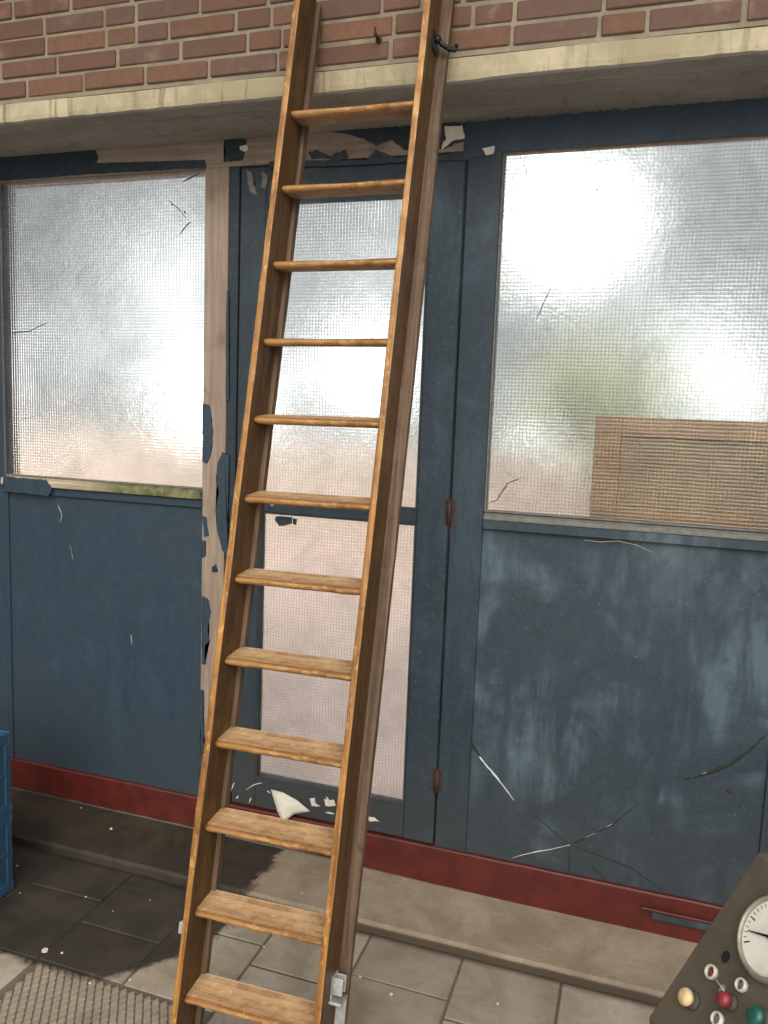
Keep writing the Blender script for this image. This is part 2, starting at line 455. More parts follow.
# ceiling and left wall, both unseen, added to block and shape the light
tag(MB().box(-4.2, 4.2, -1.1, YB, 3.3, 3.4).build('ceiling_blocker', plain('pale ceiling boards', (.5, .47, .42), .9)), 'pale ceiling strip, unseen, added to block sky light', 'ceiling_blocker', kind='structure')
tag(MB().box(-3.4, -3.25, -4.5, YB+.01, -.1, 3.35).build('wall_left_blocker', M['mortar']), 'unseen wall added to darken the left side', 'wall', kind='structure')

# ------------------------------------------------------------------ woodwork
ZH0, ZH1 = 2.242, 2.3215                  # head rail
# red plinth
pl = MB()
def plinth():
    b = MB(); bm = b.bm; rows = []
    xs = [BX0 + i*.02 for i in range(int((BX1-BX0)/.02)+1)]
    for x in xs:
        n = noise.noise(Vector((x*7, 2, 0)))*.0025
        zt = .147 + n; zb = .036 - .02*max(0, min(1, (x+.95)/.9)) + noise.noise(Vector((x*14, 8, 0)))*.003
        rows.append([bm.verts.new(p) for p in ((x, -.004, zt), (x, -.008, zt-.004), (x, -.008, zb), (x, .05, zb), (x, .05, zt))])
    for A, B in zip(rows, rows[1:]):
        for i in range(5): bm.faces.new((A[i], B[i], B[(i+1)%5], A[(i+1)%5]))
    bm.faces.new(rows[0][::-1]); bm.faces.new(rows[-1])
    return b.build('baseboard_front', M['red'])
base = tag(plinth(), 'oxide red painted plinth board along the foot of the blue woodwork', 'baseboard', kind='structure')
MB().box(BX0, BX1, .0, .048, ZT-.004, .04).build('packing_strip', M['putty'], base)
# the grey bar on the plinth near the console
a, c = on_wall(641, 905, -.008), on_wall(716, 926, -.008)
b = MB(); b.box(a.x, .42, -.022, -.0085, .098, .106, 0, .002); b.build('weather_strip', M['red'], base)
b = MB(); b.box(a.x+.03, .42, -.016, -.0085, .072, .094, 0, .002); b.build('drip_bar', M['blue_worn'], base)

# head rail
h = tag(MB().box(BX0, BX1, 0, .07, ZH0, ZH1).build('trim_1', M['barex']), 'head rail under the lintel, blue paint peeling to bare wood', 'head rail', kind='structure')
def hp(pts, mat='blue_dark', seed=0, amp=.0022): patch('paint_layer', pts, -.0002, M[mat], h, .0010+.0001*seed, amp, seed)
hp([(-60, 152), (96, 145), (95, 151), (99, 158), (96, 166), (-60, 176)], seed=1)
hp([(-60, 172), (96, 163), (205, 160), (207, 168), (96, 174), (-60, 186)], seed=2, amp=.0012)
hp([(224, 139), (240, 137), (247, 140), (245, 150), (244, 158), (243, 161), (224, 162), (226, 150)], seed=3, amp=.002)
patch('paint_chip', [(240, 146), (247, 145), (249, 149), (245, 152), (240, 150)], -.0030, M['flake'], h, .0006, .001, 2)
hp([(308, 152), (316, 150), (330, 156), (345, 150), (349, 157), (338, 162), (322, 158), (312, 160)], seed=5)
hp([(327, 131), (468, 122), (467, 140), (440, 150), (432, 142), (425, 152), (405, 150), (392, 140), (376, 146), (362, 138), (345, 134)], seed=6)
hp([(368, 158), (376, 150), (398, 158), (410, 156), (430, 158), (470, 150), (470, 160), (368, 164)], seed=7)
hp([(466, 122), (790, 96), (800, 131), (505, 152), (490, 153), (464, 161), (464, 140)], 'blue', seed=8)
hp([(270, 162), (300, 160), (330, 161), (368, 160), (368, 165), (268, 168)], seed=9, amp=.0015)
patch('paint_layer', [(445, 127), (463, 125), (464, 138), (452, 142), (441, 150), (446, 138)], -.0021, M['flake'], h, .0008, .003, 4)
patch('paint_layer', [(482, 148), (495, 146), (493, 154), (486, 155)], -.0021, M['flake'], h, .0008, .002, 5)

def post(name, x0, x1, mat, label, y0=0.0, z0=.147, z1=ZH0):
    return tag(MB().box(x0, x1, y0, .07, z0, z1, 0, .002).build(name, mat), label, 'post', kind='structure')
# peeling post between window and door
p2 = post('trim_2', -1.381, -1.298, M['bare'], 'door post stripped to bare wood with blue paint peeling off')
def pp(pts, seed=0, amp=.003, mat='blue'): patch('paint_layer', pts, -.0002, M[mat], p2, .0014, amp, seed, .005)
pp([(203, 405), (210, 404), (213, 430), (212, 450), (207, 464), (203, 462)], 1)
pp([(229, 455), (228, 560), (225, 556), (221, 545), (217, 528), (216, 508), (219, 492), (216, 478), (218, 463), (223, 452)], 2, .002)
pp([(203, 516), (207, 518), (209, 536), (204, 537)], 3, .002)
pp([(202, 540), (206, 541), (206, 556), (202, 558)], 4, .002)
pp([(202, 596), (208, 598), (211, 612), (208, 630), (210, 640), (205, 646), (206, 664), (202, 664)], 5, .0018)
pp([(212, 567), (216, 564), (218, 572), (212, 572)], 6, .0015, 'blue_dark')
pp([(201, 690), (204, 690), (204, 742), (208, 760), (206, 800), (200, 800)], 7, .0018)
pp([(227, 290), (229, 290), (229, 400), (226, 400)], 8, .0015)
pp([(226, 580), (228, 580), (227, 640), (224, 660)], 9, .0015)
# blue stop strip beside the post, the right post and the far posts
post('trim_3', -1.296, -1.263, M['blue_dark'], 'narrow blue door stop beside the peeling post', .004)
post('trim_4', -.535, -.437, M['blue_post'], 'blue post between the door and the wide window')
post('trim_5', .385, .62, M['blue_worn'], 'blue end post beyond the wide panel')
post('trim_6', BX0, -2.2, M['blue'], 'blue end post beside the narrow window')

def pane(x0, x1, z0, z1, parent, Y=.026, name='glass_pane'):
    return MB().box(x0, x1, Y, Y+.005, z0, z1).build(name, M['glass'], parent)
def beads(x0, x1, z0, z1, parent, w=.010, mats='line', y0=.006, y1=.026):
    b = MB()
    b.box(x0, x0+w*.5, y0, y1, z0, z1); b.box(x1-w*.5, x1, y0, y1, z0, z1)
    b.box(x0+w*.5, x1-w*.5, y0, y1, z1-w*.6, z1); b.box(x0+w*.5, x1-w*.5, y0, y1, z0, z0+w*.6)
    return b.build('glazing_bead', M[mats], parent)

# ---- window 1 (left)
w1 = tag(empty('window_1', (0, 0, 0)), 'narrow window of grid textured glass over a plain blue panel', 'window', kind='structure')
pane(-2.2, -1.378, 1.205, 2.246, w1, .011)
beads(-2.2, -1.380, 1.222, 2.243, w1, .006, 'putty', .004, .011)
sill = MB(); sill.hexa([(-2.1995,-.020,1.190),(-1.381,-.020,1.190),(-1.381,.03,1.196),(-2.1995,.03,1.196),(-2.1995,-.018,1.214),(-1.381,-.018,1.214),(-1.381,.03,1.226),(-2.1995,.03,1.226)], 0, .004, 2)
so = sill.build('sill', M['moss'], w1)
patch('paint_layer', [(4, 476), (46, 480), (50, 485), (52, 491), (48, 496), (4, 491)], -.0188, M['blue'], so, .002, .003, 11)
MB().box(-2.1995, -1.381, -.006, .03, 1.160, 1.1895, 0, .003).build('rail', M['blue'], w1)
pn = MB().box(-2.1995, -1.381, .006, .03, .147, 1.160).build('lower_panel', M['blue'], w1)
b = MB(); b.box(-2.1995, -2.183, -.001, .006, .147, 1.160, 0, .001); b.build('stile', M['blue'], w1)
for pts, wd in (([(131, 635), (132, 644)], .0013), ([(58, 505), (62, 515), (60, 522)], .0010), ([(70, 545), (73, 560)], .0005)):
    strip('scratch', pts, .0055, wd, M['crack'], pn)
gl = [o for o in w1.children if o.name.startswith('glass_pane')][0]
for pts, wd in (([(3, 329), (14, 333), (30, 331), (40, 326), (49, 322)], .0016), ([(7, 417), (20, 420), (36, 416)], .0009), ([(182, 182), (190, 178), (200, 173)], .0016), ([(168, 200), (178, 208), (186, 218)], .0011), ([(180, 234), (186, 226), (190, 222)], .0018), ([(171, 205), (173, 204)], .002), ([(184, 211), (186, 213)], .002)):
    strip('crack', pts, .0102, wd*1.3, M['crack_dark'], gl)

# ---- door
d1 = tag(empty('door_1', (-.9, 0, .147)), 'narrow blue door with two panes of grid textured glass', 'door', kind='structure')
def D(o):
    o.parent = d1; o.matrix_parent_inverse = Matrix.Translation((.9, 0, -.147)); return o
DX0, DX1 = -1.259, -.5425
GX0, GX1 = -1.170, -.642
st = MB(); st.box(DX0, GX0, .006, .05, .150, 2.238, 0, .003); D(st.build('stile', M['blue_door']))
st = MB(); st.box(GX1, DX1, .003, .05, .150, 2.238, 0, .003); D(st.build('stile', M['blue_post']))
tr = MB(); tr.box(GX0, GX1, .007, .05, 2.130, 2.238, 0, .002); tr = D(tr.build('top_rail', M['blue_dark']))
mr = MB(); mr.box(GX0, GX1, .004, .05, 1.163, 1.208, 0, .003); mr = D(mr.build('middle_rail', M['blue_dark']))
br = MB(); br.box(GX0, GX1, .006, .05, .150, .256, 0, .003); br = D(br.build('bottom_rail', M['blue_door']))
up = D(pane(GX0, GX1, 1.20, 2.135, None)); lo = D(pane(GX0, GX1, .25, 1.17, None))
D(beads(GX0, GX1, 1.206, 2.132, None, .012, 'blue_dark')); D(beads(GX0, GX1, .254, 1.166, None, .012, 'blue_dark'))
def hinge(z0, z1, x):
    b = MB(); b.tube([(x, -.004, z0), (x, -.004, z1)], .0065, 12)
    for k in range(1, 3):
        zz = z0 + (z1-z0)*k/3; b.tube([(x, -.004, zz-.001), (x, -.004, zz+.001)], .0075, 12)
    b.box(x-.016, x+.016, -.0005, .0025, z0+.003, z1-.003)
    D(b.build('hinge', M['rust']))
hinge(1.172, 1.250, -.5390); hinge(.325, .402, -.5370)
def screw(x, y, Y, r=.006):
    p = on_wall(x, y, Y); m = Matrix.Translation(p) @ Matrix.Rotation(math.pi/2, 4, 'X')
    b = MB(); b.lathe([(r, -.003), (r, .001), (r*.8, .003), (r*.3, .0034)], 14, m); b.box(p.x-r*.7, p.x+r*.7, p.y-.0042, p.y-.003, p.z-.0008, p.z+.0008, 1)
    D(b.build('screw', [M['metal'], M['black_metal']]))
screw(235, 500, .006, .006); screw(235, 510, .006, .006); screw(272, 505, .004, .006)
patch('paint_smear', [(276, 516), (292, 517), (292, 523), (288, 525), (279, 526), (275, 520)], .0256, M['blue_dark'], lo, .0012, .002, 3)
patch('paint_smear', [(293, 518), (297, 519), (296, 525), (293, 524)], .0256, M['blue_dark'], lo, .0012, .001, 4)
def scr(pts, w, mat='crack', par=None, Y=.0055): strip('scratch', pts, Y, w, M[mat], par)
for pts, w in (([(234, 783), (231, 791)], .002), ([(238, 796), (236, 799)], .0025), ([(251, 798), (249, 803)], .0022), ([(246, 790), (253, 785), (262, 783)], .002), ([(267, 791), (270, 793)], .003), ([(330, 803), (326, 797)], .0035), ([(326, 812), (334, 814)], .003)):
    scr(pts, w, par=br)
patch('paint_chip', [(310, 798), (316, 798), (315, 803), (320, 806), (312, 806)], .0052, M['flake'], br, .001, .002, 3)
patch('paint_chip', [(324, 799), (334, 800), (336, 806), (326, 806)], .0052, M['flake'], br, .001, .002, 4)
patch('paint_chip', [(367, 817), (374, 817), (379, 821), (370, 821)], .0052, M['flake'], br, .001, .002, 6)
for pts in ([(246, 170), (252, 172), (254, 184), (258, 196), (250, 192)], [(262, 172), (268, 174), (266, 190), (261, 186)]):
    patch('paint_chip', pts, .0055, M['putty'], tr, .0012, .003, 8)
# curled flake hanging off the bottom rail
def flake():
    P = [on_wall(x, y, .004) for x, y in ((271, 789), (284, 792), (298, 799), (311, 811), (296, 812), (288, 817), (281, 807))]
    b = MB(); bm = b.bm
    A = [bm.verts.new(p + Vector((0, -d, 0))) for p, d in zip(P, (.002, .004, .008, .004, .016, .040, .030))]
    ce = bm.verts.new(sum((v.co for v in A), Vector())/7 + Vector((0, -.010, .004)))
    for i in range(7): bm.faces.new((A[i], A[(i+1)%7], ce))
    bmesh.ops.subdivide_edges(bm, edges=bm.edges[:], cuts=2, use_grid_fill=True)
    o = b.build('peeling_flake', M['flake'], None, smooth=True)
    md = o.modifiers.new('t', 'SOLIDIFY'); md.thickness = .0012
    D(o); o['label'] = 'curled white flake of old paint'
flake()

# ---- window 2 (right)
w2 = tag(empty('window_2', (0, 0, 0)), 'wide window of grid textured glass over a scuffed blue panel', 'window', kind='structure')
g2 = pane(-.437, .385, 1.20, 2.246, w2)
beads(-.4365, .3845, 1.219, 2.242, w2, .008, 'putty')
s2 = MB(); s2.hexa([(-.4365,-.008,1.196),(.3845,-.008,1.196),(.3845,.03,1.204),(-.4365,.03,1.204),(-.4365,-.006,1.208),(.3845,-.006,1.208),(.3845,.03,1.224),(-.4365,.03,1.224)], 0, .003, 2)
s2 = s2.build('sill', M['putty'], w2)
MB().box(-.4365, .3845, -.010, .03, 1.168, 1.1955, 0, .003).build('rail', M['blue_worn'], w2)
pn2 = MB().box(-.4365, .3845, .008, .03, .147, 1.168).build('lower_panel', M['blue_worn'], w2)
for pts, w, m in (([(472, 741), (476, 752), (484, 763), (497, 778), (514, 800)], .0028, 'crack'), ([(471, 738), (474, 748), (480, 757)], .0045, 'crack_dark'),
                  ([(684, 779), (706, 774), (731, 764), (750, 750), (767, 734)], .0045, 'crack_dark'), ([(690, 777), (706, 773)], .0008, 'crack'),
                  ([(512, 858), (530, 853), (552, 849), (570, 845)], .0016, 'crack'), ([(570, 845), (590, 836), (612, 825), (638, 804)], .0020, 'crack_dark'), ([(583, 839), (600, 831), (612, 824)], .0012, 'crack'),
                  ([(532, 812), (552, 830), (570, 845)], .0012, 'crack_dark'), ([(570, 845), (600, 856), (632, 868), (660, 889)], .0018, 'crack_dark'), ([(569, 846), (569, 872)], .0016, 'crack_dark'),
                  ([(592, 866), (605, 879)], .0016, 'crack_dark'), ([(452, 834), (450, 845), (454, 850)], .0022, 'crack')):
    strip('crack', pts, .0075, w, M[m], pn2)
strip('scratch', [(726, 790), (732, 792)], .0075, .004, M['rust'], pn2)
for pts, w in (([(536, 320), (545, 300), (551, 288)], .0016), ([(488, 503), (496, 501), (502, 492), (508, 483), (519, 479)], .0016), ([(504, 470), (515, 480), (525, 476)], .0006), ([(524, 164), (527, 172), (524, 176)], .0012), ([(500, 290), (504, 289)], .001), ([(505, 206), (520, 212)], .001), ([(595, 190), (598, 189)], .0014)):
    strip('crack', pts, .0252, w, M['crack_dark'], g2)

# ------------------------------------------------------------------ ladder
kS = .86
P0 = CAM + (Vector((-1.02829894, -0.63953376, -0.01899725)) - CAM)*kS
wv = Vector((0.35993088, 0.00675844, 0.00196128))*kS; uv = Vector((0.00126307, 0.0445155, 0.21314288))*kS
wh = wv.normalized(); uh = (uv - wh*uv.dot(wh)).normalized(); nb = uh.cross(wh)
WI, STEP = wv.length, uv.dot(uh)*1.0148
SK = uv.dot(wh)/STEP                       # the old frame is racked slightly out of square
LM = Matrix((( wh.x, nb.x, uh.x, P0.x), (wh.y, nb.y, uh.y, P0.y), (wh.z, nb.z, uh.z, P0.z), (0, 0, 0, 1)))
lad = tag(empty('ladder', mat=LM), 'long varnished wooden ladder with flat treads leaning against the brick wall over the door', 'ladder')
TH, YF, YR, YE = .0165, -.018, .075, .098
XL = -.0065                                  # inner face of the first side rail; the second one's is at WI
def zfoot(x, y): return (.001 - P0.z - x*wh.z - y*nb.z)/uh.z
def ztop(y): return 2.462 - (y - YF)*.62
def board(name, x0, x1, y0, y1, mats, zt=None, front=False, bev=.003):
    n = 60; b = MB(); bm = b.bm; rows = []
    for i in range(n+1):
        t = i/n; row = []
        for x, y in ((x0, y0), (x1, y0), (x1, y1), (x0, y1)):
            zb, zz = zfoot(x, y), (zt if zt is not None else ztop(y))
            z = zb + (zz-zb)*t
            j = noise.noise(Vector((x*40, y*40, z*4.0)))*.0010 + noise.noise(Vector((x*90, y*70, z*19)))*.0007
            row.append(bm.verts.new((x + j + SK*z, y + (j if y == y0 else 0), z)))
        rows.append(row)
    for A, B in zip(rows, rows[1:]):
        for k in range(4):
            f = bm.faces.new((A[k], A[(k+1)%4], B[(k+1)%4], B[k])); f.material_index = 1 if (front and k == 0) else 0
    bm.faces.new(rows[0][::-1]); f = bm.faces.new(rows[-1]); f.material_index = 1 if front else 0
    return b.build(name, mats, lad, bevel_mod=bev)
board('side_rail', XL-TH, XL, YF, YR, [M['face'], M['front']], None, True)
board('side_rail', WI, WI+TH, YF, YR, [M['face'], M['front']], 2.452, True)
board('batten', XL-TH-.022, XL+.010, YR+.0008, YE, [M['batten']])
board('batten', WI-.010, WI+TH+.026, YR+.0008, YE, [M['batten']], 2.452)
TILT = math.radians(16.2)    # in the ladder's own frame: level treads lean with it
def make_tread(k):
    x0, x1 = XL+.0006, WI-.0006; dp, th = .082, .0185
    b = MB(); bm = b.bm; rnd = random.Random(k)
    prof = [(.010, 0), (.004, -.0016), (.0006, -.006), (.0012, -.012), (.006, -th+.0015), (.012, -th), (dp, -th), (dp, 0), (.045, .0002), (.024, .0001)]
    n = 26; rows = []
    for i in range(n+1):
        t = i/n; x = x0 + (x1-x0)*t; row = []
        for y, z in prof:
            w = noise.noise(Vector((x*17+k*5, 3, z*60)))*.0022 + noise.noise(Vector((x*60+k*9, y*30, 1)))*.0011
            yy = y + (w if y < .02 else 0) ; zz = z + (w*.5 if y < .02 else 0) - (.0022*math.exp(-((t-.5)/.25)**2) if (z > -.004 and y < .06) else 0)
            row.append(bm.verts.new((x, yy*math.cos(TILT) - zz*math.sin(TILT)*-1*-1, yy*math.sin(TILT) + zz*math.cos(TILT))))
        rows.append(row)
    m = len(prof)
    for A, B in zip(rows, rows[1:]):
        for j in range(m):
            f = bm.faces.new((A[j], A[(j+1)%m], B[(j+1)%m], B[j])); f.smooth = j < 5; f.material_index = 1 if 0 <= j < 4 else 0
    bm.faces.new(rows[0][::-1]); bm.faces.new(rows[-1])
    o = b.build('tread', [M['tread'], M['nose']], lad); o.location = (SK*(STEP*k-.0185), .003, STEP*k-.0185); return o
M['nose'] = varnish('worn tread nosing', (.15, .062, .016), (.32, .16, .048), (.48, .30, .13), .55, .42, axis='x')
for k in range(12): make_tread(k)
# guide catch on the outer face, near the foot
cx = WI+TH; cz = .052
b = MB()
b.box(cx+.0005, cx+.004, .030, .066, cz-.010, cz+.040, 0, .0012)
b.box(cx+.004, cx+.026, .036, .040, cz, cz+.036, 0, .001); b.box(cx+.004, cx+.026, .058, .062, cz, cz+.036, 0, .001)
b.box(cx-.002+.003, cx+.030, .022, .068, cz-.014, cz-.008, 0, .0012)
b.box(cx+.006, cx+.024, .041, .057, cz+.004, cz+.026, 0, .003, 2)
b.build('guide_catch', M['metal'], lad)
zf = zfoot(cx, .07)
MB().box(cx+.003, cx+.027, YR-.004, YR+.0004, zf+.012, cz-.015, 0, .001).build('slide_plate', M['metal'], lad)
XO = XL-TH
b = MB(); b.box(XO-.024, XO-.0006, .0215, .050, .127, .134, 0, .001); b.box(XO-.024, XO-.0006, .018, .021, .108, .134, 0, .001); b.box(XO-.0045, XO-.0006, .0215, .055, .108, .1265, 0, .001)
b.build('guide_catch', M['metal'], lad)
HZ = 2.243
b = MB(); b.tube([(cx+.0005, .045, HZ), (cx+.014, .045, HZ)], .009, 12); b.tube([(cx+.012, .045, HZ), (cx+.018, .050, HZ-.010), (cx+.034, .060, HZ-.016), (cx+.046, .066, HZ-.016), (cx+.050, .066, HZ-.004)], .0055, 10)
b.box(cx+.0005, cx+.004, .030, .062, HZ-.03, HZ+.018, 0, .001)
b.build('hook', M['black_metal'], lad).location.x = SK*HZ

# ------------------------------------------------------------------ ribbed mat
def ribbed_mat():
    b = MB(); x0, x1, y0, y1 = MX0+.006, MX1-.004, MY0, MY1-.008
    b.box(x0, x1, y0, y1, -.0041, -.0030, 1)
    px, py = .024, .036
    ny = int((y1-y0)/py*2)
    for j in range(ny):
        y = y1 - .014 - j*py/2
        if y < -1.25: break
        nx = int((x1-x0)/px)
        for i in range(nx):
            x = x0 + .012 + i*px + (px/2 if j % 2 else 0)
            if x > x1 - .011: continue
            hx, hy, zb, zt = px*.46, py*.46, -.0031, .0010
            bm = b.bm
            lowv = [bm.verts.new(p) for p in ((x-hx, y, zb), (x, y-hy, zb), (x+hx, y, zb), (x, y+hy, zb))]
            topv = [bm.verts.new(p) for p in ((x-hx*.7, y, zt), (x, y-hy*.7, zt), (x+hx*.7, y, zt), (x, y+hy*.7, zt))]
            bm.faces.new(topv)
            for q in range(4): bm.faces.new((lowv[q], lowv[(q+1)%4], topv[(q+1)%4], topv[q]))
    return b.build('floor_mat', [M['matfloor'], plain('soil in the mat grooves', (.125, .10, .072), .95, 0, .3, 40)])  # second material is a darker brown base between the diamonds
tag(ribbed_mat(), 'diamond patterned mat sunk in the paving at the foot of the ladder', 'mat')

# ------------------------------------------------------------------ blue crates
def crate(z, label, name='storage_crate'):
    L, Wd, H = .40, .30, .252
    cor = on_floor(14.2, 889, 0)
    root = empty(name, mat=Matrix.Translation((cor.x, cor.y-Wd, z)))
    tag(root, label, 'crate', 'stacked blue crates')
    # local: x goes left (negative) from the corner, y goes back
    b = MB(); t = .004
    for (x0, x1, y0, y1) in ((-L, 0, 0, t), (-L, 0, Wd-t, Wd), (-t, 0, t, Wd-t), (-L, -L+t, t, Wd-t)):
        b.box(x0 + (.006 if x0 == -L else 0), x1-.006 if x1 == 0 else x1, y0+.006*(y0 == 0), y1, .012, H-.012)
    b.box(-L+.01, -.01, .01, Wd-.01, .004, .012)
    b.build('body', M['crate'], root)
    b = MB()
    for z0, z1 in ((H-.034, H), (0.0, .030), (.118, .132)):
        w_ = .008 if z0 != .118 else .004
        b.box(-L, 0, 0, w_, z0, z1, 0, .002); b.box(-L, 0, Wd-w_, Wd, z0, z1, 0, .002)
        b.box(-w_, 0, w_, Wd-w_, z0, z1, 0, .002); b.box(-L, -L+w_, w_, Wd-w_, z0, z1, 0, .002)
    b.build('rim', M['crate'], root)
    b = MB()
    for i in range(7):
        x = -L + .004 + i*(L-.03)/6
        b.box(x, x+.020, -.001, .006, .030, H-.034, 0, .002)
    for i in range(5):
        y = .006 + i*(Wd-.032)/4
        b.box(-.006, .001, y, y+.022, .030, H-.034, 0, .002)
    b.build('rib', M['crate'], root)
    MB().box(-.0085, .0012, .09, .21, H-.075, H-.045, 0, .003).build('hand_grip', M['black'], root)
    return root
crate(.001, 'lower blue plastic crate standing on the damp paving')
crate(.2545, 'upper blue plastic crate stacked on another crate')

# ------------------------------------------------------------------ control console
PT, PB = (757, 852), (649, 1016)
def console():
    q = CAM + ray(743, 986)*1.0
    az = math.atan2(-.42, -.8)
    best = None
    for i in range(200):
        tau = math.radians(5 + i*.25)
        n = Vector((math.cos(az)*math.cos(tau), math.sin(az)*math.cos(tau), math.sin(tau)))
        hv = Vector((0, 0, 1)).cross(n).normalized()     # horizontal, away from the corner
        def onp(x, y): d = ray(x, y); return CAM + d*(((q-CAM).dot(n))/d.dot(n))
        e = onp(*PT) - onp(*PB); err = abs(e.dot(hv))/e.length
        if best is None or err < best[0]: best = (err, n, hv, onp)
    err, n, hv, onp = best
    if (onp(743, 986)-onp(*PT)).dot(hv) < 0: hv = -hv
    vv = n.cross(hv)
    if vv.z < 0: vv = -vv
    T, Bt = onp(*PT), onp(*PB)
    org = Bt; FH = (T-Bt).length; FW = .40
    root = empty('control_console', (org.x, org.y, 0))
    tag(root, 'olive grey sloping control console with round gauge and push buttons', 'console')
    rel = Vector((org.x, org.y, 0))
    back = Vector((-n.x, -n.y, 0)).normalized()
    b = MB(); dep = .34
    A = Bt; Bc = T; e = [A, Bc, Bc + back*(dep-.1), Vector((0,0,0)), Vector((0,0,0)), A]
    p = [Vector((A.x, A.y, 0)) + back*.03, A + back*.03 + Vector((0,0,-.012)), A + Vector((0,0,-.012)), A, Bc, Bc + back*.018 + Vector((0,0,.0)), Bc + back*.25]
    p.append(Vector((p[-1].x, p[-1].y, 0)))
    b.prism([x - rel for x in p], hv*FW)
    b.build('cabinet', M['console'], root, bevel_mod=.003)
    inset = MB()
    def place(x, y):
        c = onp(x, y); return c - rel
    rot = Matrix((( hv.x, vv.x, n.x, 0), (hv.y, vv.y, n.y, 0), (hv.z, vv.z, n.z, 0), (0, 0, 0, 1)))
    if rot.to_3x3().determinant() < 0: rot = Matrix(((-hv.x, vv.x, n.x, 0), (-hv.y, vv.y, n.y, 0), (-hv.z, vv.z, n.z, 0), (0, 0, 0, 1)))
    def at(x, y): return Matrix.Translation(place(x, y)) @ rot
    # gauge
    gc = None
    c = onp(747, 945)
    # centre: same height on the panel as its rim's leftmost point, one radius along
    GR = .0505
    cen = onp(777.5, 941)
    m = Matrix.Translation(cen - rel) @ rot
    b = MB(); b.lathe([(GR*.92, .0005), (GR+.003, .0005), (GR+.003, .009), (GR, .014), (GR*.955, .015), (GR*.92, .012)], 48, m, closed=True); bz = b.build('gauge_bezel', M['bezel'], root)
    b = MB(); b.lathe([(GR*.915, .002), (GR*.915, .009)], 48, m); dl = b.build('gauge_dial', M['dial'], root)
    b = MB()
    for i in range(31):
        a = math.radians(-45 + i*9); L = .009 if i % 5 == 0 else .0045
        r1 = GR*.86
        mm = m @ Matrix.Rotation(a, 4, 'Z')
        w_ = .0004 if i % 5 else .0008
        b.hexa([mm @ Vector(v) for v in ((r1-L,-w_,.0088),(r1,-w_,.0088),(r1,w_,.0088),(r1-L,w_,.0088),(r1-L,-w_,.0094),(r1,-w_,.0094),(r1,w_,.0094),(r1-L,w_,.0094))])
    b.build('scale_mark', M['black_metal'], dl)
    mm = m @ Matrix.Rotation(math.radians(205), 4, 'Z')
    b = MB(); b.prism([mm @ Vector(v) for v in ((-.012,-.002,.011),(.036,-.0006,.011),(.036,.0006,.011),(-.012,.002,.011))], rot.to_3x3() @ Vector((0,0,.001))); b.lathe([(.004,.009),(.004,.013)], 16, m)
    b.build('needle', M['black_metal'], dl)
    def button(x, y, ring, cap, R=.0105, hgt=.008, dome=True, name='push_button'):
        m = at(x, y)
        b = MB(); b.lathe([(R*.72, .0004), (R*1.08, .0004), (R*1.08, .004), (R*.98, .0065), (R*.74, .0065)], 28, m, closed=True)
        o = b.build(name, M[ring], root)
        b = MB(); rr = R*.72
        prof = [(rr, .0006), (rr, hgt*.7), (rr*.9, hgt*.92), (rr*.6, hgt*1.05), (rr*.2, hgt*1.1)] if dome else [(rr, .0006), (rr, hgt*.35), (rr*.6, hgt*.3)]
        b.lathe(prof, 28, m); b.build('cap', M[cap], o); return o
    button(713, 973, 'white_plastic', 'red_cap', .0090, .004, False)['label'] = 'red indicator in a pale ring'
    button(743, 986, 'white_plastic', 'grey_lens', .0080, .003, False)['label'] = 'grey indicator in a white ring'
    button(719, 1020, 'white_plastic', 'grey_lens', .0085, .003, False)['label'] = 'dark indicator in a white ring'
    # mushroom knobs
    def mushroom(x, y, cap, lab, R=.0125):
        m = at(x, y); b = MB(); b.lathe([(R*1.05, .0004), (R*1.05, .003), (R*.8, .005), (R*.6, .006)], 28, m)
        o = b.build('push_button', M['collar'], root); o['label'] = lab
        b = MB(); b.lathe([(R*.6, .005), (R*.62, .009), (R*.95, .011), (R, .014), (R*.92, .018), (R*.6, .0205), (R*.2, .0212)], 28, m); b.build('cap', M[cap], o)
    mushroom(693.5, 1001, 'cream_cap', 'yellowed mushroom button', .0112); mushroom(732, 1003.5, 'red_cap', 'red mushroom button', .0092); mushroom(764, 1020, 'green_cap', 'green mushroom button', .0115)
    m = at(726, 957); b = MB(); b.lathe([(.0078, .0003), (.0088, .0003), (.0088, .0012), (.0078, .0012)], 24, m, closed=True); o = b.build('empty_hole', M['console'], root)
    b = MB(); b.lathe([(.0078, .0002), (.0078, .0006)], 24, m); b.build('recess', M['black'], o)
    # link rod between the red indicator and the red button, small tag beside it
    a, c2 = onp(717, 979)-rel + n*.004, onp(729, 995)-rel + n*.006
    MB().tube([a, c2], .0012, 8).build('rod', M['metal'], root)
    m = at(722.5, 989); b = MB(); b.hexa([m @ Vector(v) for v in ((-.003,-.005,.0002),(.003,-.005,.0002),(.003,.005,.0002),(-.003,.005,.0002),(-.003,-.005,.0012),(.003,-.005,.0012),(.003,.005,.0012),(-.003,.005,.0012))]); b.build('tag_plate', M['metal'], root)
    return root
console()

